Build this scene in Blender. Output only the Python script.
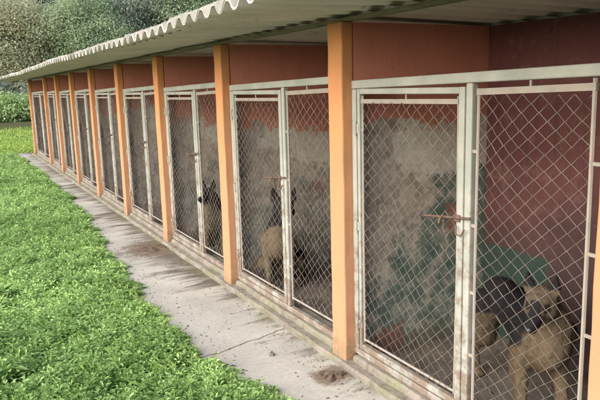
import bpy, bmesh, math, random
import numpy as np
from mathutils import Vector, Matrix, noise

for o in list(bpy.data.objects):
    bpy.data.objects.remove(o)
S = bpy.context.scene
COL = S.collection
rad = math.radians

# ------------------------------------------------------------------ camera
cd = bpy.data.cameras.new('camera')
cd.sensor_width = 36.0
cd.sensor_fit = 'HORIZONTAL'
cd.lens = 640.28 * 36 / 600
cd.clip_start = 0.05
cd.clip_end = 800
cam = bpy.data.objects.new('camera', cd)
COL.objects.link(cam)
right = Vector((0.87776956, -0.4783224, -0.02698664))
up = Vector((0.10733489, 0.14144745, 0.98410967))
fwd = Vector((0.46690451, 0.86671812, -0.17549895))
M = Matrix((right, up, -fwd)).transposed().to_4x4()
M.translation = Vector((-1.8525, 0, 1.6))
cam.matrix_world = M
S.camera = cam

# ------------------------------------------------------------------ daylight (overcast)
SUN_EL, SUN_AZ = 31, 258          # azimuth measured clockwise from +Y
w = bpy.data.worlds.new('World')
S.world = w
w.use_nodes = True
nt = w.node_tree
sky = nt.nodes.new('ShaderNodeTexSky')
sky.sky_type = 'NISHITA'
sky.sun_disc = False
sky.sun_elevation = rad(SUN_EL)
sky.sun_rotation = rad(SUN_AZ)
sky.air_density = 1.0
sky.dust_density = 4.0
bg = nt.nodes['Background']
bg.inputs['Strength'].default_value = 0.15
nt.links.new(sky.outputs[0], bg.inputs[0])
sl = bpy.data.lights.new('sun', 'SUN')
sl.energy = 1.8
sl.angle = rad(95)
sl.color = (1.0, 0.975, 0.94)
sun = bpy.data.objects.new('sun', sl)
COL.objects.link(sun)
sd = Vector((math.sin(rad(SUN_AZ)) * math.cos(rad(SUN_EL)), math.cos(rad(SUN_AZ)) * math.cos(rad(SUN_EL)), math.sin(rad(SUN_EL))))
sun.rotation_euler = sd.to_track_quat('Z', 'Y').to_euler()
sun.location = sd * 60
S.view_settings.view_transform = 'Standard'
S.view_settings.look = 'None'
S.view_settings.gamma = 1
S.view_settings.exposure = 1.35
S.view_settings.use_curve_mapping = False

# ------------------------------------------------------------------ helpers
def tag(o, label=None, cat=None, group=None, kind=None):
    if label: o['label'] = label
    if cat: o['category'] = cat
    if group: o['group'] = group
    if kind: o['kind'] = kind
    return o

def empty(name, loc=(0, 0, 0), rz=0):
    o = bpy.data.objects.new(name, None)
    o.empty_display_size = 0.2
    COL.objects.link(o)
    o.location = loc
    o.rotation_euler = (0, 0, rz)
    return o

class MB:
    def __init__(self):
        self.v = []; self.f = []
    def box(self, a, b, shear=0.0):
        """box from a to b"""
        n = len(self.v)
        for x in (a[0], b[0]):
            for y in (a[1], b[1]):
                for z in (a[2], b[2]):
                    self.v.append((x, y, z))
        for q in ((0, 1, 3, 2), (4, 6, 7, 5), (0, 4, 5, 1), (2, 3, 7, 6), (0, 2, 6, 4), (1, 5, 7, 3)):
            self.f.append(tuple(n + i for i in q))
    def hexa(self, pts):
        n = len(self.v)
        self.v += [tuple(p) for p in pts]
        for q in ((0, 1, 3, 2), (4, 6, 7, 5), (0, 4, 5, 1), (2, 3, 7, 6), (0, 2, 6, 4), (1, 5, 7, 3)):
            self.f.append(tuple(n + i for i in q))
    def tube(self, pts, r, sides=6, radii=None, cap=True):
        pts = [Vector(p) for p in pts]
        n0 = len(self.v)
        t = (pts[1] - pts[0]).normalized()
        ref = Vector((0, 0, 1)) if abs(t.z) < .9 else Vector((1, 0, 0))
        for i, p in enumerate(pts):
            if i == 0: t = pts[1] - pts[0]
            elif i == len(pts) - 1: t = pts[-1] - pts[-2]
            else: t = pts[i + 1] - pts[i - 1]
            t.normalize()
            a = t.cross(ref)
            if a.length < 1e-4: a = t.cross(Vector((0, 1, 0)))
            a.normalize(); b = t.cross(a)
            rr = radii[i] if radii else r
            for k in range(sides):
                g = 2 * math.pi * k / sides
                self.v.append(tuple(p + a * (rr * math.cos(g)) + b * (rr * math.sin(g))))
        for i in range(len(pts) - 1):
            for k in range(sides):
                k2 = (k + 1) % sides
                self.f.append((n0 + i * sides + k, n0 + i * sides + k2, n0 + (i + 1) * sides + k2, n0 + (i + 1) * sides + k))
        if cap:
            self.f.append(tuple(n0 + k for k in range(sides))[::-1])
            e = n0 + (len(pts) - 1) * sides
            self.f.append(tuple(e + k for k in range(sides)))
    def mesh(self, name):
        m = bpy.data.meshes.new(name)
        m.from_pydata(self.v, [], self.f)
        return m
    def build(self, name, mat, parent=None, smooth=False, bevel=0, segs=2):
        m = self.mesh(name)
        bm = bmesh.new(); bm.from_mesh(m)
        bmesh.ops.recalc_face_normals(bm, faces=bm.faces)
        bm.to_mesh(m); bm.free()
        m.materials.append(mat)
        if smooth:
            m.polygons.foreach_set('use_smooth', [True] * len(m.polygons))
        o = bpy.data.objects.new(name, m)
        COL.objects.link(o)
        if parent: o.parent = parent
        if bevel:
            b = o.modifiers.new('bevel', 'BEVEL')
            b.width = bevel; b.segments = segs; b.limit_method = 'ANGLE'
        return o

def fast_mesh(name, verts, faces, mat, parent=None, per=4, smooth=False, colors=None):
    """verts (N,3) numpy, faces (M,per) numpy"""
    m = bpy.data.meshes.new(name)
    m.vertices.add(len(verts)); m.vertices.foreach_set('co', np.asarray(verts, np.float32).ravel())
    m.loops.add(faces.size); m.loops.foreach_set('vertex_index', faces.astype(np.int32).ravel())
    m.polygons.add(len(faces))
    m.polygons.foreach_set('loop_start', np.arange(0, faces.size, per, dtype=np.int32))
    m.polygons.foreach_set('use_smooth', np.full(len(faces), smooth, dtype=bool))
    m.update(calc_edges=True)
    if colors is not None:
        a = m.attributes.new('tint', 'FLOAT_COLOR', 'POINT')
        a.data.foreach_set('color', np.asarray(colors, np.float32).ravel())
    m.materials.append(mat)
    o = bpy.data.objects.new(name, m)
    COL.objects.link(o)
    if parent: o.parent = parent
    return o

# ---- node helpers
class NT:
    def __init__(self, name, rough=.8, spec=.3):
        self.m = bpy.data.materials.new(name)
        self.m.use_nodes = True
        self.t = self.m.node_tree
        self.b = self.t.nodes['Principled BSDF']
        self.b.inputs['Roughness'].default_value = rough
        self.b.inputs['Specular IOR Level'].default_value = spec
        self.co = self.t.nodes.new('ShaderNodeTexCoord').outputs['Object']
    def n(self, typ, **kw):
        x = self.t.nodes.new(typ)
        for k, v in kw.items(): setattr(x, k, v)
        return x
    def link(self, a, b): self.t.links.new(a, b)
    def val(self, sock, v):
        if hasattr(v, 'links') or isinstance(v, bpy.types.NodeSocket): self.link(v, sock)
        else: sock.default_value = v
    def mapping(self, scale, co=None, loc=(0, 0, 0)):
        x = self.n('ShaderNodeMapping')
        x.inputs['Scale'].default_value = scale
        x.inputs['Location'].default_value = loc
        self.link(co or self.co, x.inputs['Vector'])
        return x.outputs[0]
    def noise(self, scale, detail=4, rough=.6, co=None, dist=0):
        x = self.n('ShaderNodeTexNoise')
        x.inputs['Scale'].default_value = scale
        x.inputs['Detail'].default_value = detail
        x.inputs['Roughness'].default_value = rough
        x.inputs['Distortion'].default_value = dist
        self.link(co or self.co, x.inputs['Vector'])
        return x.outputs['Fac']
    def ramp(self, fac, stops):
        x = self.n('ShaderNodeValToRGB')
        r = x.color_ramp
        while len(r.elements) < len(stops): r.elements.new(.5)
        for e, (p, c) in zip(r.elements, stops):
            e.position = p
            e.color = (c, c, c, 1) if isinstance(c, (int, float)) else (*c, 1)
        self.link(fac, x.inputs[0])
        return x.outputs[0]
    def mix(self, fac, a, b, mode='MIX'):
        x = self.n('ShaderNodeMix', data_type='RGBA', blend_type=mode)
        self.val(x.inputs[0], fac)
        for s, v in ((x.inputs[6], a), (x.inputs[7], b)):
            if isinstance(v, tuple): s.default_value = (*v, 1)
            else: self.link(v, s)
        return x.outputs[2]
    def math(self, op, a, b=0.0, c=None):
        x = self.n('ShaderNodeMath', operation=op)
        self.val(x.inputs[0], a); self.val(x.inputs[1], b)
        if c is not None: self.val(x.inputs[2], c)
        return x.outputs[0]
    def xyz(self, co=None):
        x = self.n('ShaderNodeSeparateXYZ')
        self.link(co or self.co, x.inputs[0])
        return x.outputs
    def step(self, v, edge, soft=.05):
        """0 below edge, 1 above"""
        x = self.n('ShaderNodeMapRange', interpolation_type='SMOOTHSTEP')
        self.val(x.inputs[0], v)
        x.inputs[1].default_value = edge - soft; x.inputs[2].default_value = edge + soft
        return x.outputs[0]
    def color(self, c): self.val(self.b.inputs['Base Color'], c if not isinstance(c, tuple) else (*c, 1))
    def bump(self, h, strength=.3, dist=.01):
        x = self.n('ShaderNodeBump')
        x.inputs['Strength'].default_value = strength
        x.inputs['Distance'].default_value = dist
        self.link(h, x.inputs['Height'])
        self.link(x.outputs[0], self.b.inputs['Normal'])

# ------------------------------------------------------------------ materials
def m_concrete():
    k = NT('walkway_concrete', .85, .25)
    x, y, z = k.xyz()
    big = k.noise(1.3, 5, .65)
    fine = k.noise(35, 4, .7)
    streak = k.noise(1.0, 6, .7, k.mapping((1.6, 6.5, 1)), .9)
    base = k.mix(k.ramp(big, [(.3, 0), (.7, 1)]), (.285, .278, .252), (.42, .412, .378))
    base = k.mix(k.ramp(fine, [(.35, .0), (.75, .35)]), base, (.18, .16, .135))
    # washed-out dirt that lies along the sill and spreads over the far slabs
    toward = k.math('MULTIPLY_ADD', x, 1.5, 0.62)           # 0 outer edge .. 0.6 at sill
    yb = k.noise(.55, 3, .6, k.mapping((.3, 1, 1), loc=(3.1, 1.7, 0)))
    far = k.math('MULTIPLY', k.step(y, 4.7, .7), k.math('MULTIPLY_ADD', k.step(y, 12.0, 3.0), -.35, 1.0))
    amt = k.math('ADD', toward, k.math('MULTIPLY', far, .42))
    amt = k.math('ADD', amt, k.math('MULTIPLY_ADD', streak, 2.5, -1.58))
    amt = k.math('ADD', amt, k.math('MULTIPLY_ADD', yb, .8, -.4))
    dirt = k.ramp(amt, [(.22, 0), (.42, .55), (.66, .95)])
    col = k.mix(dirt, base, k.mix(k.noise(9, 5, .7), (.115, .095, .075), (.06, .049, .038)))
    # wet stains round the two mud spots
    for (sx, sy, rx, ry) in ((-.16, 6.3, .42, .42), (-.12, 2.87, .16, .14)):
        dx = k.math('MULTIPLY', k.math('SUBTRACT', x, sx), 1 / rx); dy = k.math('MULTIPLY', k.math('SUBTRACT', y, sy), 1 / ry)
        r2 = k.math('ADD', k.math('MULTIPLY', dx, dx), k.math('MULTIPLY', dy, dy))
        r2 = k.math('ADD', r2, k.math('MULTIPLY_ADD', k.noise(8, 6, .75), 2.6, -1.3))
        col = k.mix(k.math('MULTIPLY', k.math('SUBTRACT', 1.0, k.step(r2, .62, .4)), .85), col, (.115, .085, .06))
    # moss tint close to the sill
    moss = k.math('MULTIPLY', k.step(x, -.10, .06), k.ramp(k.noise(4, 4, .7), [(.45, 0), (.7, .6)]))
    col = k.mix(moss, col, (.14, .15, .07))
    # cracks
    for (y0, sl, amp) in ((3.64, .22, .05), (7.9, -.1, .07), (12.2, .12, .05)):
        wob = k.math('MULTIPLY_ADD', k.noise(5, 3, .6), amp * 2, -amp)
        d = k.math('ABSOLUTE', k.math('SUBTRACT', k.math('ADD', y, wob), k.math('MULTIPLY_ADD', x, sl, y0)))
        col = k.mix(k.math('SUBTRACT', 1.0, k.step(d, .0065, .004)), col, (.09, .075, .06))
    k.color(col)
    k.bump(k.math('ADD', fine, k.math('MULTIPLY', streak, 1.2)), .5, .006)
    return k.m

def m_sill():
    k = NT('sill_concrete', .9, .2)
    x, y, z = k.xyz()
    base = k.mix(k.ramp(k.noise(5, 5, .7), [(.3, 0), (.7, 1)]), (.14, .125, .105), (.25, .23, .20))
    col = k.mix(k.ramp(k.noise(3.1, 5, .7), [(.48, 0), (.7, .75)]), base, (.17, .18, .09))
    col = k.mix(k.ramp(k.noise(16, 5, .75), [(.5, 0), (.7, .85)]), col, (.10, .08, .06))
    k.color(col)
    k.bump(k.noise(22, 5, .7), .8, .012)
    return k.m

def m_floor():
    k = NT('kennel_floor_concrete', .7, .3)
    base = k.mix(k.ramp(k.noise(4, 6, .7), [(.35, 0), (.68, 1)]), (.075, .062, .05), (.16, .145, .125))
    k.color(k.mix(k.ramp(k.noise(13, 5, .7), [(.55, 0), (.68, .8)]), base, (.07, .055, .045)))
    k.bump(k.noise(25, 4, .7), .5, .01)
    return k.m

def m_orange():
    k = NT('orange_pillar_paint', .75, .25)
    x, y, z = k.xyz()
    oi = k.n('ShaderNodeObjectInfo').outputs['Random']
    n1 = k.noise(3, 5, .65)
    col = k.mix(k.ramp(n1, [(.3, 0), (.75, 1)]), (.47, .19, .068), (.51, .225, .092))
    # the lower part is mixed to a paler peach, upper paint stays deep
    deep_upper = k.step(k.math('ADD', z, k.math('MULTIPLY_ADD', n1, .8, -.4)), 1.15, .75)
    col = k.mix(deep_upper, k.mix(.6, col, (.35, .21, .15)), col)
    # dirty, mossy foot
    foot = k.math('SUBTRACT', 1.0, k.step(k.math('ADD', z, k.math('MULTIPLY_ADD', k.noise(14, 5, .75), .5, -.25)), .12, .10))
    col = k.mix(k.math('MULTIPLY', foot, .85), col, (.16, .13, .08))
    spots = k.ramp(k.noise(30, 4, .8), [(.60, 0), (.66, .75)])
    col = k.mix(spots, col, (.33, .20, .13))
    col = k.mix(k.ramp(k.noise(2.3, 6, .75), [(.48, 0), (.62, .5)]), col, (.33, .185, .105))
    runs = k.ramp(k.noise(1, 4, .6, k.mapping((34, 34, 1.1))), [(.44, 0), (.66, .45)])
    col = k.mix(runs, col, (.36, .21, .12))
    k.color(col)
    k.bump(k.noise(18, 5, .65), .45, .006)
    return k.m

def m_wall():
    """old red gloss paint over whitewash, bare render low down, leftover green coat"""
    k = NT('kennel_wall_paint', .8, .2)
    x, y, z = k.xyz()
    oi = k.n('ShaderNodeObjectInfo').outputs['Random']
    off = k.n('ShaderNodeCombineXYZ')
    k.link(k.math('MULTIPLY', oi, 9.0), off.inputs[1])
    va = k.n('ShaderNodeVectorMath', operation='ADD')
    k.link(k.co, va.inputs[0]); k.link(off.outputs[0], va.inputs[1])
    co = va.outputs[0]
    nb = k.noise(2.6, 5, .6, co)
    nf = k.noise(9, 6, .75, co)
    at = k.n('ShaderNodeAttribute', attribute_type='OBJECT', attribute_name='coat')
    coat = at.outputs['Fac']
    np_ = k.noise(22, 5, .8, co)
    jit = k.math('ADD', k.math('MULTIPLY_ADD', nb, .6, -.3), k.math('MULTIPLY_ADD', nf, .5, -.25))
    fine = k.math('MULTIPLY_ADD', np_, .12, -.06)
    jit = k.math('ADD', jit, fine)
    red = k.mix(k.ramp(nb, [(.3, 0), (.7, 1)]), (.43, .17, .125), (.50, .21, .155))
    red = k.mix(k.ramp(np_, [(.56, 0), (.66, .5)]), red, (.40, .22, .16))
    grey = k.mix(k.ramp(nf, [(.36, 0), (.6, 1)]), (.185, .155, .13), (.36, .32, .275))
    grey = k.mix(k.ramp(np_, [(.5, 0), (.62, .6)]), grey, (.46, .43, .385))
    white = k.mix(k.ramp(np_, [(.45, 0), (.6, 1)]), (.50, .49, .44), (.38, .35, .31))
    green = k.mix(k.ramp(nf, [(.38, 0), (.6, 1)]), (.055, .095, .08), (.115, .16, .14))
    zz = k.math('ADD', z, k.math('MULTIPLY', jit, .8))
    zz = k.math('SUBTRACT', zz, k.math('MULTIPLY', k.math('FRACT', k.math('MULTIPLY', oi, 7.3)), .12))
    bare = k.math('SUBTRACT', 1.0, k.step(zz, 1.25, .012))
    col = k.mix(bare, red, grey)
    # whitewash patch with hard flaked edges
    wm = k.math('MULTIPLY', bare, k.step(k.math('ADD', k.math('MULTIPLY_ADD', x, .34, z), k.math('MULTIPLY', jit, .7)), 1.25, .015))
    wm = k.math('MULTIPLY', wm, k.step(k.math('ADD', x, k.math('MULTIPLY', jit, 1.0)), .30, .03))
    col = k.mix(k.math('MULTIPLY', wm, .92), col, white)
    # leftover green coat: lower right, ragged, worn through
    gd = k.math('SUBTRACT', k.math('ADD', z, k.math('MULTIPLY', jit, 1.5)), k.math('MULTIPLY_ADD', x, .95, .04))
    gm = k.math('MULTIPLY', k.math('SUBTRACT', 1.0, k.step(gd, .27, .10)), k.math('SUBTRACT', 1.0, k.step(zz, .97, .02)))
    gm = k.math('MULTIPLY', gm, k.ramp(k.math('ADD', nf, fine), [(.46, .95), (.62, .4)]))
    col = k.mix(k.math('MULTIPLY', gm, coat), col, green)
    rm = k.math('MULTIPLY', k.math('SUBTRACT', 1.0, k.step(k.math('ADD', z, jit), .16, .02)), k.math('SUBTRACT', 1.0, k.step(k.math('ADD', x, jit), .38, .02)))
    col = k.mix(k.math('MULTIPLY', k.math('MULTIPLY', rm, .75), coat), col, (.22, .07, .05))
    rx = k.math('ABSOLUTE', k.math('SUBTRACT', x, .84)); rz = k.math('ABSOLUTE', k.math('SUBTRACT', z, .77))
    rp = k.math('SUBTRACT', 1.0, k.step(k.math('ADD', k.math('MAXIMUM', rx, rz), k.math('MULTIPLY', jit, .45)), .08, .012))
    col = k.mix(k.math('MULTIPLY', k.math('MULTIPLY', rp, .7), coat), col, (.26, .10, .07))
    # thin scratches, drips and damp blooms
    dr = k.ramp(k.noise(1, 5, .7, k.mapping((28, 1, 1.6), co)), [(.55, 0), (.75, .25)])
    col = k.mix(dr, col, (.13, .10, .08))
    col = k.mix(k.ramp(k.noise(40, 3, .8, co), [(.62, 0), (.7, .6)]), col, (.10, .08, .065))
    mud = k.math('SUBTRACT', 1.0, k.step(k.math('ADD', z, k.math('MULTIPLY_ADD', nf, .4, -.2)), .10, .1))
    col = k.mix(k.math('MULTIPLY', mud, .7), col, (.10, .08, .06))
    k.color(col)
    k.bump(nf, .5, .008)
    return k.m

def m_back():
    k = NT('back_wall_paint', .7, .3)
    x, y, z = k.xyz()
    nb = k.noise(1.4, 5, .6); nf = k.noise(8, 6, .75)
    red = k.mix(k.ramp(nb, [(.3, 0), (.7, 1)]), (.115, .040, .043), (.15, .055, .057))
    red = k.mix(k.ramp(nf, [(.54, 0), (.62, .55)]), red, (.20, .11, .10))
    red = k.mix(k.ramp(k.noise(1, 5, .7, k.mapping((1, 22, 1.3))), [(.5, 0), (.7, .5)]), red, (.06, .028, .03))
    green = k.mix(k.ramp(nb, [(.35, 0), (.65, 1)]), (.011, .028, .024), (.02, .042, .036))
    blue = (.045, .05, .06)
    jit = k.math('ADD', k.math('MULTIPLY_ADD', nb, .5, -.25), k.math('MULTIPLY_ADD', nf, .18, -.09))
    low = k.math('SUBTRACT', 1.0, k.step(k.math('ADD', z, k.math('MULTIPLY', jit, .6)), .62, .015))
    # leftover green coat on the left half of each stall's back wall, the rest darkens towards the floor
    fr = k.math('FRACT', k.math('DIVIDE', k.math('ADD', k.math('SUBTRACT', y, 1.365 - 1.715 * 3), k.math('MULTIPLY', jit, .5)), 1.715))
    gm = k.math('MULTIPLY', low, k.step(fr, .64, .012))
    low_dark = k.math('MULTIPLY', k.math('SUBTRACT', 1.0, k.step(k.math('ADD', z, k.math('MULTIPLY', jit, 1.4)), .95, .45)), .85)
    col = k.mix(low_dark, red, (.025, .019, .02))
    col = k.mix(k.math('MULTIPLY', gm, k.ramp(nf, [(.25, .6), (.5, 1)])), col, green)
    k.color(col)
    k.bump(nf, .4, .008)
    return k.m

def m_roof(name, top):
    k = NT(name, .85, .2)
    x, y, z = k.xyz()
    st = k.noise(1, 5, .65, k.mapping((.9, 6, 1)))
    pl = k.noise(2.2, 5, .65)
    if top:
        col = k.mix(k.ramp(pl, [(.3, 0), (.7, 1)]), (.13, .13, .118), (.29, .29, .275))
    else:
        col = k.mix(k.ramp(st, [(.3, 0), (.7, 1)]), (.64, .61, .56), (.76, .735, .70))
        col = k.mix(k.ramp(pl, [(.45, 0), (.7, .6)]), col, (.53, .52, .45))
        col = k.mix(k.ramp(k.noise(11, 5, .75), [(.62, 0), (.72, .6)]), col, (.22, .21, .16))
    k.color(col)
    k.bump(k.noise(30, 4, .7), .25, .004)
    return k.m

def m_plain(name, c1, c2, scale=6, rough=.8, spec=.3, bump=.3, spots=None):
    k = NT(name, rough, spec)
    col = k.mix(k.ramp(k.noise(scale, 5, .65), [(.3, 0), (.7, 1)]), c1, c2)
    if spots: col = k.mix(k.ramp(k.noise(scale * 4, 5, .75), [(spots[1], 0), (spots[1] + .08, spots[2])]), col, spots[0])
    k.color(col)
    if bump: k.bump(k.noise(scale * 5, 4, .7), bump, .006)
    return k.m

def m_steel():
    k = NT('pale_painted_steel', .55, .4)
    x, y, z = k.xyz()
    col = k.mix(k.ramp(k.noise(7, 5, .6), [(.3, 0), (.7, 1)]), (.22, .24, .22), (.32, .32, .295))
    wear = k.noise(9, 7, .75)
    wz = k.math('SUBTRACT', wear, k.math('MULTIPLY', k.math('SUBTRACT', z, .8), .2))
    col = k.mix(k.ramp(wz, [(.53, 0), (.66, .8)]), col, (.14, .092, .066))
    col = k.mix(k.ramp(k.noise(45, 4, .8), [(.62, 0), (.7, .6)]), col, (.22, .13, .085))
    k.color(col)
    k.bump(wear, .2, .003)
    return k.m

def m_foliage(name, dark, light, trans=.25, rough=.55, spec=.3):
    """leaf colour: per-leaf tint attribute picks between two greens"""
    k = NT(name, rough, spec)
    at = k.n('ShaderNodeAttribute', attribute_name='tint')
    col = k.mix(at.outputs['Fac'], dark, light)
    k.color(col)
    tr = k.n('ShaderNodeBsdfTranslucent')
    k.link(k.mix(.5, col, light), tr.inputs['Color'])
    ms = k.n('ShaderNodeMixShader')
    ms.inputs[0].default_value = trans
    k.link(k.b.outputs[0], ms.inputs[1]); k.link(tr.outputs[0], ms.inputs[2])
    out = [n for n in k.t.nodes if n.type == 'OUTPUT_MATERIAL'][0]
    k.link(ms.outputs[0], out.inputs[0])
    return k.m

MT = {
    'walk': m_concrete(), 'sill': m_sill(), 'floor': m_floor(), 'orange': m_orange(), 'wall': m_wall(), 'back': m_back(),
    'roof': m_roof('cement_sheet_underside', False), 'mortar': m_roof('white_mortar', True), 'steel': m_steel(),
    'beam': m_plain('weathered_timber', (.14, .125, .09), (.26, .24, .18), 5),
    'wire': m_plain('galvanised_wire', (.115, .105, .098), (.185, .172, .162), 9, .6, .4, 0, ((.17, .12, .09), .5, .8)),
    'rod': m_plain('rusty_white_rod', (.20, .19, .175), (.28, .265, .24), 14, .6, .4, 0, ((.27, .20, .155), .5, .7)),
    'rust': m_plain('rusty_iron', (.07, .045, .036), (.15, .10, .078), 40, .8, .3, .4),
    'mud': m_plain('dried_mud', (.075, .054, .042), (.14, .105, .08), 18, .9, .15, .8),
    'stone': m_plain('dark_stone', (.11, .10, .08), (.19, .17, .14), 20, .9, .2, .6),
    'bark': m_plain('tree_bark', (.07, .06, .045), (.13, .11, .085), 8, .9, .1, .7),
    'soil': m_plain('lawn_soil', (.035, .04, .018), (.07, .08, .03), 3, .95, .1, .5),
    'render': m_plain('outer_render', (.42, .34, .25), (.52, .42, .30), 3, .85, .2, .3),
}
# ------------------------------------------------------------------ layout of the row
Y1, SP, PW = 3.08, 1.715, 0.143         # far edge of the second pillar, spacing, pillar width
NB = 8                                  # pillars 0..8 after the near one
def pill_y(i):                          # far edge (in Y) of pillar i; -2 and -1 lie behind the right frame edge
    return Y1 + SP * i if i < 8 else Y1 + SP * 8 + 1.17
DEPTH = 1.06
YA, YE = -2.1, pill_y(8)
def roof_low(x): return 1.957 - .02 * x if x > 0 else 1.957 + .036 * x

# ------------------------------------------------------------------ ground
def ground():
    n = 60
    v = []; f = []
    xs = np.concatenate([np.linspace(-140, -8, 14), np.linspace(-6, 6, 25), np.linspace(8, 160, 14)])
    ys = np.concatenate([np.linspace(-90, -4, 10), np.linspace(-2, 26, 29), np.linspace(30, 260, 16)])
    for y in ys:
        for x in xs:
            d = max(0, y - 40)
            z = -.03 + .05 * d + .05 * max(0, abs(x) - 25)
            v.append((x, y, z))
    nx = len(xs)
    for j in range(len(ys) - 1):
        for i in range(nx - 1):
            f.append((j * nx + i, j * nx + i + 1, (j + 1) * nx + i + 1, (j + 1) * nx + i))
    m = bpy.data.meshes.new('ground'); m.from_pydata(v, [], f); m.materials.append(MT['soil'])
    o = bpy.data.objects.new('ground', m); COL.objects.link(o)
    tag(o, kind='structure')
ground()

EDGE = ([-5, 1.8, 2.75, 3.0, 3.25, 3.6, 4.7, 5.6, 6.5, 8.5, 11.2, 14, 17.5, 20], [-.47, -.47, -.51, -.56, -.62, -.70, -.705, -.66, -.60, -.46, -.38, -.39, -.44, -.5])
def walk_edge(y): return float(np.interp(y, *EDGE))
def walkway():
    b = MB()
    ys = np.arange(-4, 18.9, .2)
    n = len(ys)
    for y in ys:
        xe = -.80 + .01 * math.sin(y * 1.3)
        for x, z in ((xe, -.06), (xe, -.012), (xe + .02, 0), (.02, 0.004)):
            b.v.append((x, y, z))
    for j in range(n - 1):
        for i in range(3):
            b.f.append((j * 4 + i, (j + 1) * 4 + i, (j + 1) * 4 + i + 1, j * 4 + i + 1))
    b.f.append((0, 1, 2, 3)); e = (n - 1) * 4; b.f.append((e, e + 1, e + 2, e + 3))
    o = b.build('walkway', MT['walk'])
    tag(o, kind='structure')
walkway()

# ------------------------------------------------------------------ kennel block (building)
kb = empty('kennel_block', (0, 0, 0))
tag(kb, 'long low row of orange and dark red kennel stalls under a corrugated cement roof', 'kennel building')

def rough_strip(x0, x1, z0, z1, ya, yb, step, amp, seed):
    """a hand-cast strip along Y with a wobbly front and top"""
    rnd = random.Random(seed)
    b = MB(); ys = np.arange(ya, yb + 1e-6, step)
    for y in ys:
        j = lambda: rnd.uniform(-amp, amp)
        fx = x0 + j()
        b.v += [(fx, y, z0), (fx + j() * .5, y, z1 - .012 + j() * .5), (fx + .014, y, z1 + j() * .4), (x1, y, z1 + j() * .2), (x1, y, z0)]
    n = len(ys)
    for i in range(n - 1):
        for q in range(5):
            q2 = (q + 1) % 5
            b.f.append((i * 5 + q, (i + 1) * 5 + q, (i + 1) * 5 + q2, i * 5 + q2))
    b.f.append(tuple(range(5))); b.f.append(tuple((n - 1) * 5 + q for q in range(5)))
    return b
rough_strip(-.035, .20, -.05, .038, YA, YE + .25, .16, .006, 3).build('plinth', MT['sill'], kb, smooth=False)
b = MB(); b.box((.2, YA, -.05), (DEPTH, YE, .012)); b.build('floor_slab', MT['floor'], kb)
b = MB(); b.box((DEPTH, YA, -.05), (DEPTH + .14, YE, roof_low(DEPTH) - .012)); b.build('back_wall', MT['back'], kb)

rnd = random.Random(11)
for i in range(-2, 9):
    yb = pill_y(i); ya = yb - PW
    zt = 1.928
    # pillar: slightly hand-plastered prism with several rings
    b = MB()
    rings = 14
    for r in range(rings):
        z = .02 + (zt - .02) * r / (rings - 1)
        j = lambda: rnd.uniform(-.0022, .0022)
        flare = .006 if r == 0 else 0
        b.v += [(j() - flare, ya + j() - flare, z), (.075, ya + j() * .5 - flare, z), (.075, yb + j() * .5, z), (j() - flare, yb + j(), z)]
    for r in range(rings - 1):
        for q in range(4):
            q2 = (q + 1) % 4
            b.f.append((r * 4 + q, r * 4 + q2, (r + 1) * 4 + q2, (r + 1) * 4 + q))
    b.f.append((0, 1, 2, 3)); b.f.append(tuple((rings - 1) * 4 + q for q in range(4)))
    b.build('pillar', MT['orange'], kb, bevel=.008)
    # partition behind it (own origin so that the worn paint differs in each)
    o = None
    b = MB(); b.box((.078, -PW + .004, 0), (DEPTH - .002, -.004, roof_low(.6) - .02))
    o = b.build('end_wall' if i == 8 else 'partition_wall', MT['wall'], kb)
    o.location = (0, yb, 0)
    o['coat'] = 1.0 if i == 0 else .38 + .25 * ((i * 37) % 5) / 5
    # low sill under each gate
    if i < 8:
        yn = pill_y(i + 1) - PW
        rough_strip(.030, .19, .03, .072, yb + .003, yn - .003, .14, .005, 40 + i).build('sill', MT['sill'], kb)

# wall plate (timber) on the pillars, with packing under the sheets
b = MB(); b.box((.012, YA, 1.929), (.085, YE, 1.947)); b.build('wall_plate', MT['beam'], kb, bevel=.004)

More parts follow.
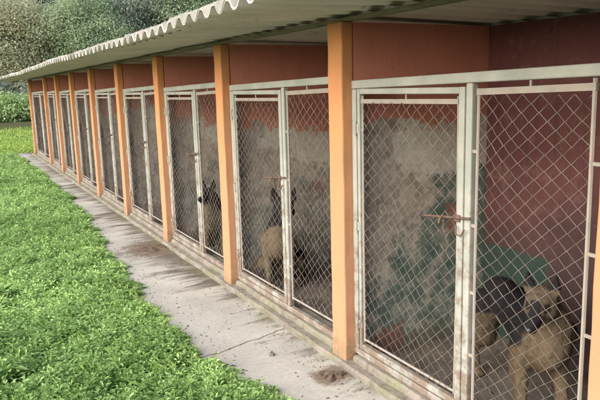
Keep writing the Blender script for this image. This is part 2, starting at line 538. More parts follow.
# corrugated cement-sheet roof
def roof():
    pitch = .1745; amp = .0235
    xe, xb = -.69, 1.42
    y0, y1 = -2.6, 19.3
    ny = int((y1 - y0) / pitch) * 10
    xs = np.array([xe, xe + .02, -.35, 0, .35, .7, 1.06, xb])
    ys = np.linspace(y0, y0 + ny * pitch / 10, ny + 1)
    X, Y = np.meshgrid(xs, ys)
    sag = .012 * np.sin(Y * .9) * np.clip(-X, 0, 1) + .006 * np.sin(Y * 2.3 + 1) * np.clip(-X, 0, 1)
    sag -= .03 * np.clip((Y - 15.5) / 4, 0, 1) ** 2 * np.clip(-X + .2, 0, 1)
    ph = 2 * np.pi * (Y - y0) / pitch
    rnd_ = lambda c: c * (1.5 - .5 * c * c)
    Z = 1.957 - .02 * np.maximum(X, 0) + .036 * np.minimum(X, 0) + amp + amp * rnd_(np.cos(ph)) + sag
    # each sheet (6 waves) laps over its neighbour by a few millimetres
    Z += .007 * (((Y - y0) / pitch / 6) % 1.0)
    th = .007
    top = np.stack([X, Y, Z + th], -1).reshape(-1, 3); bot = np.stack([X, Y, Z], -1).reshape(-1, 3)
    nx = len(xs); n = len(top)
    f = []
    for j in range(ny):
        for i in range(nx - 1):
            a = j * nx + i
            f.append((a, a + 1, a + nx + 1, a + nx))
            f.append((n + a, n + a + nx, n + a + nx + 1, n + a + 1))
        f.append((j * nx, (j + 1) * nx, n + (j + 1) * nx, n + j * nx))
        e = j * nx + nx - 1
        f.append((e, n + e, n + e + nx, e + nx))
    for i in range(nx - 1):
        f.append((i, n + i, n + i + 1, i + 1))
        e = ny * nx + i
        f.append((e, e + 1, n + e + 1, n + e))
    o = fast_mesh('roof', np.concatenate([top, bot]), np.array(f), MT['roof'], kb, smooth=True)
    es = o.modifiers.new('split', 'EDGE_SPLIT'); es.split_angle = rad(50)
    # white mortar closing the hollow of every wave at the eaves
    rr = random.Random(5)
    b = MB()
    k = 0
    while y0 + (k + .5) * pitch < y1 - .1:
        yc = y0 + (k + .5) * pitch
        k += 1
        dx = rr.uniform(0, .01)
        js = np.linspace(-.5, .5, 15)
        hi = 2 * amp + th + rr.uniform(-.004, .003)
        fr = []
        for t in js:
            yy = yc + t * pitch * .93
            sg = .012 * math.sin(yy * .9) * .69 + .006 * math.sin(yy * 2.3 + 1) * .69 - .03 * max(0, min(1, (yy - 15.5) / 4)) ** 2 * .89
            zz = roof_low(xe) + amp + amp * rnd_(math.cos(2 * math.pi * (yy - y0) / pitch)) + sg + .007 * (((yy - y0) / pitch / 6) % 1.0) + th
            zt = roof_low(xe) + sg + hi + .007 * (((yc - y0) / pitch / 6) % 1.0) + .0045
            fr.append((yy, min(zz - .003, zt - .002), zt))
        n0 = len(b.v)
        for yy, za, zt in fr:
            b.v += [(xe - .004 + dx, yy, za), (xe - .004 + dx, yy, zt), (xe + .09, yy, zt), (xe + .09, yy, za)]
        m_ = len(fr)
        for i in range(m_ - 1):
            for q in range(4):
                q2 = (q + 1) % 4
                b.f.append((n0 + i * 4 + q, n0 + (i + 1) * 4 + q, n0 + (i + 1) * 4 + q2, n0 + i * 4 + q2))
        b.f.append(tuple(n0 + q for q in range(4))); b.f.append(tuple(n0 + (m_ - 1) * 4 + q for q in range(4)))
    b.build('eaves_filler', MT['mortar'], o)
roof()

# ------------------------------------------------------------------ gates
BAYW = SP - PW                       # clear width, local y runs from the near pillar to the far one
def topz(y): return 1.628 - .030 * y / BAYW

def chainlink(ya, yb, za, zb, seed, x=0.0):
    """woven diamond mesh: every wire zig-zags down and hooks its neighbours"""
    rnd = random.Random(seed)
    pw, ph = .077, .062
    a, bb = pw / 2, ph / 2
    nw = int(round((yb - ya) / a)); a = (yb - ya) / nw
    nj = int(round((zb - za) / bb)); bb = (zb - za) / nj
    mb = MB()
    def warp(u, z):
        e = min(1, min(u - ya, yb - u) / .12)
        du = .017 * noise.noise((u * 3 + seed, z * 2.2, 1.3)) + .006 * noise.noise((u * 9, z * 8, seed))
        dz = .027 * noise.noise((u * 2.2, z * 1.6 + seed, 7.7)) + .006 * noise.noise((u * 9 + 4, z * 8, seed))
        dx = (.03) * noise.noise((u * 2.7, z * 1.9, seed + 3.1))
        fz = min(1, (zb - z) / .15)
        return max(e, .15) * du, dz * fz - .03 * (u - ya) * min(1, (zb - z) / .5), dx * max(e, .2)
    for k in range(nw):
        pts = []
        for j in range(nj + 1):
            u = ya + a * (k + (j + k) % 2)
            z = zb - bb * j
            du, dz, dx = warp(u, z)
            pts.append((x + dx + (.0016 if (j + k) % 2 else -.0016), u + du, z + dz))
        mb.tube(pts, .00175, 4, cap=False)
    m = mb.mesh('wire_mesh')
    m.polygons.foreach_set('use_smooth', [True] * len(m.polygons))
    m.materials.append(MT['wire'])
    return m

MID0, MID1 = .655, .692              # fixed middle post
LEAF0, LEAF1 = .697, 1.512           # door leaf
def bar(b, y0, y1, z0a, z0b, h, x0, x1):
    """horizontal box bar whose bottom is z0a at y0 and z0b at y1"""
    b.hexa([(x0, y0, z0a), (x0, y0, z0a + h), (x0, y1, z0b), (x0, y1, z0b + h), (x1, y0, z0a), (x1, y0, z0a + h), (x1, y1, z0b), (x1, y1, z0b + h)])

mesh_fixed = [chainlink(.088, .622, .185, 1.545, 2, .068), chainlink(.088, .622, .185, 1.545, 9, .068)]
mesh_leaf = [chainlink(.752, 1.474, .19, 1.508, 5, .068), chainlink(.752, 1.474, .19, 1.508, 14, .068)]

def make_gate():
    g = empty('kennel_gate')
    b = MB()
    bar(b, .002, BAYW - .002, topz(0) - .022, topz(BAYW) - .022, .044, .058, .098)   # head
    bar(b, .002, BAYW - .002, .075, .075, .036, .058, .098)                        # bottom rail
    b.box((.059, BAYW - .044, .112), (.097, BAYW - .003, topz(BAYW) - .023))        # hinge post
    b.box((.059, MID0, .112), (.097, MID1, topz(MID0) - .023))                     # middle post
    b.build('frame', MT['steel'], g, bevel=.006)
    # leaf
    b = MB()
    zt = 1.548
    b.box((.056, LEAF0, .118), (.092, LEAF0 + .036, zt + .030))
    b.box((.056, LEAF1 - .022, .118), (.092, LEAF1, zt + .028))
    b.box((.057, LEAF0 + .037, zt), (.091, LEAF1 - .023, zt + .029))
    b.box((.057, LEAF0 + .037, .119), (.091, LEAF1 - .023, .152))
    d = b.build('door', MT['steel'], g, bevel=.005)
    b = MB()
    b.tube([(.072, .748, .17), (.075, .744, .8), (.072, .748, 1.538)], .0065, 6)
    b.tube([(.072, 1.478, .17), (.070, 1.480, .9), (.072, 1.478, 1.538)], .0065, 6)
    bar(b, .742, 1.484, 1.505, 1.500, .022, .062, .076)
    b.tube([(.072, .744, .182), (.072, 1.482, .182)], .007, 6)
    b.tube([(.072, 1.11, 1.52), (.072, 1.11, 1.552)], .005, 5)
    for z in (.33, .62, 1.0, 1.36):
        b.tube([(.072, 1.476, z), (.072, 1.494, z)], .006, 5); b.tube([(.072, .73, z), (.072, .75, z)], .005, 5)
    b.build('mesh_rods', MT['rod'], d)
    o = bpy.data.objects.new('wire_mesh', mesh_leaf[0]); COL.objects.link(o); o.parent = d
    for z in (.30, .86, 1.36):                                                      # hinges
        b = MB()
        b.tube([(.05, LEAF1 + .008, z - .035), (.05, LEAF1 + .008, z + .035)], .010, 8)
        b.box((.053, LEAF1 - .018, z - .025), (.057, LEAF1 + .03, z + .025))
        b.build('hinge', MT['steel'], d)
    # bolt
    b = MB()
    zl = 1.0
    b.tube([(.045, .63, zl + .024), (.045, .93, zl - .010)], .0055, 7)
    b.tube([(.045, .80, zl + .012), (.022, .80, zl - .002), (.02, .80, zl - .022)], .005, 6)
    b.tube([(.05, .80, zl + .008), (.05, .803, zl - .055), (.048, .785, zl - .066)], .005, 6)
    b.box((.048, .70, zl - .004), (.055, .736, zl + .026))
    b.tube([(.042, .715, zl - .02), (.030, .70, zl - .055), (.034, .675, zl - .06), (.045, .665, zl - .03)], .0045, 6)
    b.build('bolt', MT['rust'], d)
    # fixed panel
    b = MB()
    b.tube([(.072, .628, .17), (.072, .630, .8), (.072, .628, 1.570)], .0068, 6)
    b.tube([(.072, .082, .17), (.070, .080, .7), (.072, .085, 1.600)], .0085, 6)
    bar(b, .076, .635, 1.558, 1.543, .026, .064, .080)
    b.tube([(.072, .076, .18), (.072, .632, .18)], .007, 6)
    b.tube([(.072, .36, 1.575), (.072, .36, 1.606)], .006, 5)
    p = b.build('fixed_panel', MT['rod'], g)
    o = bpy.data.objects.new('wire_mesh', mesh_fixed[0]); COL.objects.link(o); o.parent = p
    for z in (.40, .69, .99, 1.31):
        b = MB(); b.box((.066, .004, z - .007), (.072, .076, z + .006)); b.build('bracket', MT['rod'], p)
        b = MB(); b.box((.067, .632, z - .008), (.075, .654, z + .006)); b.build('bracket', MT['rod'], p)
    return g

def copy_tree(o, parent=None):
    c = o.copy(); COL.objects.link(c)
    if parent: c.parent = parent
    for ch in list(o.children): copy_tree(ch, c)
    return c

GG = 'chain link kennel gates along the row'
glabels = ['chain link gate outside the right edge, nearest of the row beyond the big orange pillar',
           'nearest large chain link gate at right with the shepherd dog standing behind its fixed half',
           'chain link gate second from the right with a black faced dog behind its middle post',
           'third gate from the right, beside the mud smear, dog half hidden by its pillar',
           'chain link gate fourth from the right, just left of the mud smear on the walkway',
           'chain link gate fifth from the right, in the middle of the receding row',
           'chain link gate sixth from the right, fourth from the far left end',
           'chain link gate third from the far left end of the row',
           'chain link gate second from the far left end of the row',
           'wider far gate at the left end of the row beside the lawn']
proto = make_gate()
order = [-1, -2, 0, 1, 2, 3, 4, 5, 6, 7]
for n, i in enumerate(order):
    g = proto if n == 0 else copy_tree(proto)
    g.location = (0, pill_y(i), 0)
    lab = glabels[i + 2]
    tag(g, lab, 'gate', GG)
    gr = random.Random(70 + i)
    for ch in g.children:
        if ch.name.startswith('door'):
            for q in ch.children:
                if q.name.startswith('bolt'): q.location = (0, gr.uniform(-.02, .02), gr.uniform(-.04, .04) if i >= 0 else 0)
                if q.name.startswith('hinge'): q.location = (0, 0, gr.uniform(-.04, .04))
    if i == 7:
        g.scale = (1, (pill_y(8) - PW - pill_y(7)) / BAYW, 1)
    if i % 2 == 1:                    # alternate weave so neighbours do not match exactly
        for ch in g.children:
            for s in ch.children:
                if s.name.startswith('wire_mesh'):
                    s.data = mesh_leaf[1] if ch.name.startswith('door') else mesh_fixed[1]

# ------------------------------------------------------------------ dirt on the walkway
def lump(name, cx, cy, cz, rx, ry, h, seed, mat, res=18, rough=.5, dome=False, label=None, cat=None):
    """flattened irregular heap"""
    b = MB()
    rings = 9
    b.v.append((cx, cy, cz + h))
    for r in range(1, rings + 1):
        t = r / rings
        for k in range(res * 2):
            g = math.pi * k / res
            wob = 1 + rough * noise.noise((math.cos(g) * 1.6 + seed, math.sin(g) * 1.6, t * .6)) + .3 * rough * noise.noise((math.cos(g) * 5, math.sin(g) * 5 + seed, t * 2))
            hh = h * (math.sqrt(max(0, 1 - t * t)) if dome else 1 - t ** 1.6) * (1 + .8 * noise.noise((cx + t * math.cos(g) * 4, cy + t * math.sin(g) * 4, seed))) if r < rings else -.004
            b.v.append((cx + rx * t * wob * math.cos(g), cy + ry * t * wob * math.sin(g), cz + hh))
    n = res * 2
    for k in range(n): b.f.append((0, 1 + k, 1 + (k + 1) % n))
    for r in range(rings - 1):
        for k in range(n):
            a = 1 + r * n
            b.f.append((a + k, a + n + k, a + n + (k + 1) % n, a + (k + 1) % n))
    o = b.build(name, mat, smooth=False)
    if label: tag(o, label, cat)
    return o
lump('mud_pile', -.135, 2.86, .0, .10, .07, .03, 2, MT['mud'], rough=.9, label='brown mud pile on the concrete at the foot of the big orange pillar', cat='mud')
lump('mud_smear', -.14, 6.30, .0, .17, .16, .024, 7, MT['mud'], rough=.95, label='dark trampled mud smear on the walkway by the third visible pillar', cat='mud')
lump('stone', -.298, 3.297, .0, .020, .017, .026, 4, MT['stone'], 8, .35, True, 'small dark stone lying alone on the pale walkway', 'stone')

def crumbs():
    rnd = np.random.default_rng(8)
    V = []; F = []
    cl = [(-.12, 2.86, .16, 170), (-.05, 2.95, .22, 90), (-.16, 6.3, .30, 330), (-.06, 4.1, .35, 90), (-.1, 5.3, .4, 120), (-.2, 7.6, .6, 170), (-.03, 3.5, .3, 70), (-.02, 2.5, .3, 60)]
    pts = []
    for x, y, s, n in cl:
        p = rnd.normal(0, 1, (n, 2)) * (s * .42, s)
        pts.append(p + (x, y))
    pts.append(np.stack([rnd.uniform(-.6, .0, 420), rnd.uniform(1.6, 16, 420)], 1))
    pts.append(np.stack([-.045 - np.abs(rnd.normal(0, .07, 1500)), 1.6 + 14 * rnd.uniform(0, 1, 1500) ** 1.3], 1))
    pts.append(np.stack([-.62 + np.abs(rnd.normal(0, .12, 700)), 1.6 + 14 * rnd.uniform(0, 1, 700) ** 1.3], 1))
    pts = np.concatenate(pts)
    for x, y in pts:
        if not (-.62 < x < -.04): continue
        if x < walk_edge(y) + .02: continue
        r = rnd.uniform(.0025, .009) * (1.3 if rnd.random() < .15 else 1)
        a = rnd.uniform(0, 6.28); st = rnd.uniform(.5, 1.8)
        base = len(V)
        c, s = math.cos(a), math.sin(a)
        for (lx, ly, lz) in ((-1, -.6, 0), (1, -.7, 0), (.9, .7, 0), (-.8, .6, 0), (0, 0, .8)):
            lx *= st; lx += rnd.uniform(-.3, .3); ly += rnd.uniform(-.3, .3)
            V.append((x + r * (lx * c - ly * s), y + r * (lx * s + ly * c), .0005 + r * lz * rnd.uniform(.5, 1.2)))
        for q in range(4): F.append((base + q, base + (q + 1) % 4, base + 4))
    o = fast_mesh('dirt_crumbs', np.array(V), np.array(F), MT['mud'], per=3)
    tag(o, 'scattered brown dirt crumbs and bits of leaf litter on the concrete walkway', 'dirt', kind='stuff')
crumbs()

# straw, dung and wet dirt inside the stalls
def litter():
    rnd = np.random.default_rng(21)
    V = []; F = []
    for i in range(-1, 4):
        for q in range(130 if i < 1 else 60):
            x = rnd.uniform(.24, 1.0); y = pill_y(i) + rnd.uniform(.05, BAYW - .05)
            r = rnd.uniform(.006, .022); base = len(V)
            a = rnd.uniform(0, 6.28)
            for k in range(5):
                g = a + 2 * math.pi * k / 5
                V.append((x + r * math.cos(g) * rnd.uniform(.6, 1.5), y + r * math.sin(g) * rnd.uniform(.6, 1.3), .0125))
            V.append((x, y, .0125 + r * rnd.uniform(.3, .8)))
            for k in range(5): F.append((base + k, base + (k + 1) % 5, base + 5))
    o = fast_mesh('stall_litter', np.array(V), np.array(F), MT['mud'], per=3)
    tag(o, 'dark crumbs of dirt strewn over the stall floors behind the gates', 'dirt', kind='stuff')
litter()

# ------------------------------------------------------------------ dogs
def dog_mat():
    k = NT('shepherd_fur', .9, .1)
    at = k.n('ShaderNodeAttribute', attribute_name='tint')
    n1 = k.noise(55, 5, .7, k.mapping((1, 1, .45)))
    s = k.xyz(at.outputs['Color'])
    tan = k.mix(n1, (.055, .038, .024), (.13, .096, .063))
    pale = k.mix(n1, (.085, .067, .046), (.165, .132, .092))
    col = k.mix(s[1], tan, pale)
    bl = k.math('ADD', s[0], k.math('MULTIPLY_ADD', n1, .7, -.35))
    col = k.mix(k.step(bl, .5, .22), col, k.mix(n1, (.006, .006, .008), (.022, .021, .022)))
    k.color(col)
    k.bump(n1, .7, .012)
    return k.m
MT['fur'] = dog_mat()
MT['eye'] = m_plain('dark_eye', (.012, .008, .006), (.02, .012, .008), 4, .12, .6, 0)
MT['nose'] = m_plain('black_nose', (.01, .01, .011), (.02, .02, .02), 30, .4, .5, 0)

def sm(a, b, x):
    t = max(0, min(1, (x - a) / (b - a))); return t * t * (3 - 2 * t)

def make_dog(loc, heading, head_yaw, head_pitch, neck, label, sit=False, dark=0.0, size=.95, ear=1.0, hs=.90, wide=1.0):
    """local frame: forward +x, left +y, up z.  neck = head centre"""
    bm = bmesh.new()
    def ell(c, r, rot=None):
        M4 = Matrix.Translation(Vector(c)) @ (rot.to_4x4() if rot else Matrix.Identity(4)) @ Matrix.Diagonal((*r, 1))
        bmesh.ops.create_icosphere(bm, subdivisions=3, radius=1, matrix=M4)
    def cap(p0, r0, p1, r1, n=6):
        p0, p1 = Vector(p0), Vector(p1)
        L = (p1 - p0).length
        d = p1 - p0
        q = d.to_track_quat('Z', 'Y').to_matrix().to_4x4()
        bmesh.ops.create_cone(bm, cap_ends=True, segments=16, radius1=r0, radius2=r1, depth=L, matrix=Matrix.Translation((p0 + p1) / 2) @ q)
        ell(p0, (r0,) * 3); ell(p1, (r1,) * 3)
    if not sit:
        cap((.17, 0, .43), .112, (-.16, 0, .45), .092)
        ell((.19, 0, .41), (.15, .105, .145)); ell((.27, 0, .43), (.075, .085, .10)); ell((-.25, 0, .455), (.135, .098, .12))
        for s in (1, -1):
            f = .022 * s
            cap((.20, .085 * s, .44), .068, (.165, .095 * s, .30), .046)
            cap((.165, .095 * s, .30), .043, (.195 + f, .09 * s, .14), .028)
            cap((.195 + f, .09 * s, .14), .029, (.20 + f, .09 * s, .035), .026)
            ell((.225 + f, .09 * s, .022), (.048, .033, .022))
            for t in (-1, 0, 1): ell((.262 + f, .09 * s + t * .017, .016), (.016, .010, .015))
            h = .04 * s
            cap((-.26, .08 * s, .43), .088, (-.19 + h, .095 * s, .27), .055)
            cap((-.19 + h, .095 * s, .27), .050, (-.345 + h, .09 * s, .155), .027)
            cap((-.345 + h, .09 * s, .155), .026, (-.325 + h, .09 * s, .035), .023)
            ell((-.30 + h, .09 * s, .021), (.048, .031, .021))
            for t in (-1, 0, 1): ell((-.265 + h, .09 * s + t * .016, .015), (.015, .010, .014))
        cap((-.34, 0, .49), .036, (-.44, .01, .34), .044); cap((-.44, .01, .34), .044, (-.47, .03, .17), .02)
        nb = Vector((.25, 0, .50))
    else:
        cap((.14, 0, .42), .112, (-.10, 0, .20), .125)
        ell((.16, 0, .40), (.12, .105, .15)); ell((-.12, 0, .16), (.14, .14, .14))
        for s in (1, -1):
            cap((.18, .085 * s, .42), .065, (.165, .092 * s, .28), .046)
            cap((.165, .092 * s, .28), .043, (.185, .085 * s, .13), .029)
            cap((.185, .085 * s, .13), .029, (.19, .085 * s, .035), .026)
            ell((.215, .085 * s, .022), (.048, .033, .022))
            for t in (-1, 0, 1): ell((.252, .085 * s + t * .017, .016), (.016, .010, .015))
            cap((-.10, .10 * s, .17), .10, (.06, .14 * s, .19), .062)
            cap((.06, .14 * s, .19), .052, (-.11, .14 * s, .05), .032)
            ell((.03, .145 * s, .024), (.09, .035, .024))
            for t in (-1, 0, 1): ell((.11, .145 * s + t * .017, .016), (.016, .010, .015))
        cap((-.22, 0, .08), .036, (-.38, .08, .03), .04); cap((-.38, .08, .03), .04, (-.50, .2, .022), .018)
        nb = Vector((.17, 0, .50))
    hc = Vector(neck)
    mid = (nb + hc) / 2 + Vector((-.02, 0, .015))
    cap(nb, .094, mid, .076); cap(mid, .076, hc + Vector((-.02, 0, -.01)), .060)
    H = Matrix.Rotation(head_yaw, 3, 'Z') @ Matrix.Rotation(head_pitch, 3, 'Y') * hs
    P = lambda x, y, z: hc + H @ Vector((x, y, z))
    ell(hc, (.088, .074, .072), H); ell(P(.035, 0, .012), (.062, .060, .055), H)
    for s in (1, -1): ell(P(.025, .045 * s, -.022), (.05, .034, .042), H)
    cap(P(.06, 0, -.006), .042 * hs, P(.178, 0, -.030), .026 * hs); cap(P(.05, 0, -.035), .034 * hs, P(.152, 0, -.056), .019 * hs)
    ell(P(.175, 0, -.026), (.024, .024, .018), H)
    # pricked ears: hollow-fronted leaf shapes
    for s in (1, -1):
        pts = [(-.005, .018, .052), (-.005, .080, .036), (-.012, .088, .075), (-.012, .066, .165), (-.010, .040, .11)]
        pts = [(x - .055 * (1 - ear) * max(0, (z - .05) / .1) * 2, y * (1 + .15 * (1 - ear)) * (1 + (wide - 1) * min(1, max(0, (z - .05) / .1))), .045 + (z - .045) * ear) for x, y, z in pts]
        fr = [bm.verts.new(P(x + .010, y * s, z)) for x, y, z in pts]
        bk = [bm.verts.new(P(x - .016, y * s, z)) for x, y, z in pts]
        bm.faces.new(fr if s < 0 else fr[::-1]); bm.faces.new(bk[::-1] if s < 0 else bk)
        for q in range(5):
            q2 = (q + 1) % 5
            a = [fr[q2], fr[q], bk[q], bk[q2]]
            bm.faces.new(a if s < 0 else a[::-1])
    bmesh.ops.recalc_face_normals(bm, faces=bm.faces)
    me = bpy.data.meshes.new('body'); bm.to_mesh(me); bm.free()
    tmp = bpy.data.objects.new('tmp_body', me); COL.objects.link(tmp)
    r = tmp.modifiers.new('r', 'REMESH'); r.mode = 'VOXEL'; r.voxel_size = .0085
    sm_ = tmp.modifiers.new('s', 'SMOOTH'); sm_.factor = .5; sm_.iterations = 5
    dg = bpy.context.evaluated_depsgraph_get()
    out = bpy.data.meshes.new_from_object(tmp.evaluated_get(dg))
    bpy.data.objects.remove(tmp)
    out.name = 'body'
    n = len(out.vertices)
    co = np.empty(n * 3, np.float32); out.vertices.foreach_get('co', co); co = co.reshape(-1, 3)
    nr = np.empty(n * 3, np.float32); out.vertices.foreach_get('normal', nr); nr = nr.reshape(-1, 3)
    Hi = H.inverted()
    tint = np.zeros((n, 4), np.float32); tint[:, 3] = 1
    for i in range(n):
        p = Vector(co[i]); x, y, z = p
        hl = Hi @ (p - hc)
        blk = 0
        inhead = hl.length < .125 or hl.x > .03 and hl.length < .22 or hl.z > .05
        if inhead:
            muz = sm(.075, .135, hl.x) * .9
            mask = sm(.05, .08, hl.x) * (1 - sm(.008, .03, abs(hl.y) - .012)) * .75
            ear = sm(.055, .085, hl.z)
            eye = 1 - sm(.016, .042, (hl - Vector((.062, .033 if hl.y > 0 else -.033, .014))).length)
            blk = max(muz, mask, ear * (.9 if hl.x < .0 else .75), eye * .85, dark * .95, .30)
            pale = 0.75 * (1 - blk) * sm(-.06, .0, hl.x)
        else:
            if sit:
                back = sm(-.02, .07, (z - .22) - (x + .12) * .80 + .0)  # dorsal side of the sloping back
                blk = back * sm(.20, .30, z)
            else:
                blk = sm(.36, .44, z + .02 * math.sin(x * 14)) * (1 - sm(.20, .30, x)) if x < .3 else 0
                if x < -.30: blk = max(blk, sm(.2, .4, z) * .5 * (1 if abs(y) < .05 else 0))
                neckback = sm(.02, .08, (z - .50) - (x - .16) * 1.05)
                if x > .1: blk = max(blk, neckback * .9)
            blk = max(blk, dark * sm(.12, .2, z) * (1 if x < .05 else .35))
            blk = max(blk, .13)
            pale = sm(.05, .22, x) * sm(.3, .9, nr[i][0]) * .8
            if z < .2: pale = max(pale, .35)
        tint[i, 0] = blk; tint[i, 1] = max(0, min(1, pale))
        # coat texture
        d = .0045 * noise.noise((x * 45, y * 45, z * 22)) + .003 * noise.noise((x * 110, y * 110, z * 60))
        co[i] += nr[i] * d * (0.35 if inhead else 1)
    out.vertices.foreach_set('co', co.ravel())
    a = out.attributes.new('tint', 'FLOAT_COLOR', 'POINT'); a.data.foreach_set('color', tint.ravel())
    out.polygons.foreach_set('use_smooth', [True] * len(out.polygons))
    out.materials.clear(); out.materials.append(MT['fur']); out.update()
    root = empty('dog', loc, heading); root.scale = (size,) * 3
    tag(root, label, 'dog', 'shepherd dogs in the stalls')
    bo = bpy.data.objects.new('body', out); COL.objects.link(bo); bo.parent = root
    # coat hairs standing off the skin
    rg = np.random.default_rng(int(abs(loc[1]) * 100))
    idx = rg.integers(0, n, 22000)
    hv = []; hf = []; hc_ = []
    for i in idx:
        p = Vector(co[i]); nn = Vector(nr[i])
        hl = Hi @ (p - hc)
        L = rg.uniform(.006, .014)
        if hl.length < .1 or hl.x > .03 and hl.length < .24 or hl.z > .03 or p.z < .1: L *= .28
        flow = Vector((-.8, 0, -.6)); flow = (flow - nn * flow.dot(nn)) + nn * .45 + Vector(rg.normal(0, .25, 3)); flow.normalize()
        side = flow.cross(nn)
        if side.length < 1e-3: continue
        side.normalize(); side *= .0009
        b0 = len(hv)
        hv += [tuple(p - side), tuple(p + side), tuple(p + flow * L)]
        hf.append((b0, b0 + 1, b0 + 2)); hc_ += [tint[i]] * 3
    fo = fast_mesh('coat', np.array(hv), np.array(hf), MT['fur'], bo, 3, colors=np.array(hc_))
    for s in (1, -1):
        b = MB(); m = bpy.data.meshes.new('eye'); bb = bmesh.new()
        bmesh.ops.create_uvsphere(bb, u_segments=12, v_segments=8, radius=.0115, matrix=Matrix.Translation(P(.070, .034 * s, .016)))
        bb.to_mesh(m); bb.free(); m.materials.append(MT['eye']); m.polygons.foreach_set('use_smooth', [True] * len(m.polygons))
        e = bpy.data.objects.new('eye', m); COL.objects.link(e); e.parent = root
    m = bpy.data.meshes.new('nose'); bb = bmesh.new()
    bmesh.ops.create_uvsphere(bb, u_segments=12, v_segments=8, radius=1, matrix=Matrix.Translation(P(.198, 0, -.018)) @ H.to_4x4() @ Matrix.Diagonal((.014, .018, .013, 1)))
    bb.to_mesh(m); bb.free(); m.materials.append(MT['nose']); m.polygons.foreach_set('use_smooth', [True] * len(m.polygons))
    e = bpy.data.objects.new('nose', m); COL.objects.link(e); e.parent = root
    return root

make_dog((.50, 2.10, .012), math.atan2(-.93, -.37), rad(-44), rad(20), (.345, -.095, .655),
         'tan shepherd dog with black saddle standing behind the nearest gate at right', size=1.0, ear=.85, dark=.46)
make_dog((.405, 4.53, .012), math.atan2(-.83, -.55), rad(4), rad(4), (.265, .06, .70),
         'black faced shepherd dog with pricked ears behind the middle post of the second gate', sit=True, dark=.75, size=.97, hs=1.12, wide=1.2, ear=.86)
make_dog((.36, 5.75, .012), math.atan2(-.75, -.66), rad(-10), rad(0), (.30, 0, .66),
         'shepherd dog mostly hidden behind an orange pillar, dark ears showing beside it', sit=True, dark=.6, size=.95)

# ------------------------------------------------------------------ lawn
MT['weed'] = m_foliage('weed_leaf', (.08, .175, .035), (.45, .65, .25), .38, .5, .3)
MT['blade'] = m_foliage('grass_blade', (.16, .29, .05), (.40, .56, .19), .35, .5, .3)
MT['mown'] = m_foliage('mown_grass', (.24, .37, .06), (.43, .58, .16), .35, .6, .2)

def hnoise(x, y, s, seed=0):
    """cheap vectorised value-noise"""
    a = np.sin(x * s * 1.3 + seed) * np.cos(y * s * 1.1 - seed * 2) + .5 * np.sin(x * s * 2.9 + y * s * 2.1 + seed * 3) + .35 * np.sin(y * s * 4.7 - x * s * 3.1 + seed)
    return a / 1.85

def leaf_geo(p, yaw, pitch, L, W, fold=.25, roll=None):
    """p (N,3) leaf base, returns verts (N*6,3), faces (N*2,4): a folded oval leaf"""
    N = len(p)
    t = np.array([0, .45, 1.0])
    d = np.stack([np.cos(yaw) * np.cos(pitch), np.sin(yaw) * np.cos(pitch), np.sin(pitch)], 1)
    s = np.stack([-np.sin(yaw), np.cos(yaw), np.zeros(N)], 1)
    if roll is not None:
        u0 = np.cross(d, s); s = s * np.cos(roll)[:, None] + u0 * np.sin(roll)[:, None]
    u = np.cross(d, s)
    L = L[:, None]; W = W[:, None]
    base = p; tip = p + d * L - np.array([0, 0, 1]) * L * .25
    mid = p + d * L * .5
    l1 = mid + s * W - u * (-fold) * W; r1 = mid - s * W + u * fold * W
    V = np.stack([base, l1, tip, r1], 1).reshape(-1, 3)
    i = np.arange(N)[:, None] * 4
    F = np.concatenate([i + np.array([0, 1, 2]), i + np.array([0, 2, 3])], 0)
    return V, F

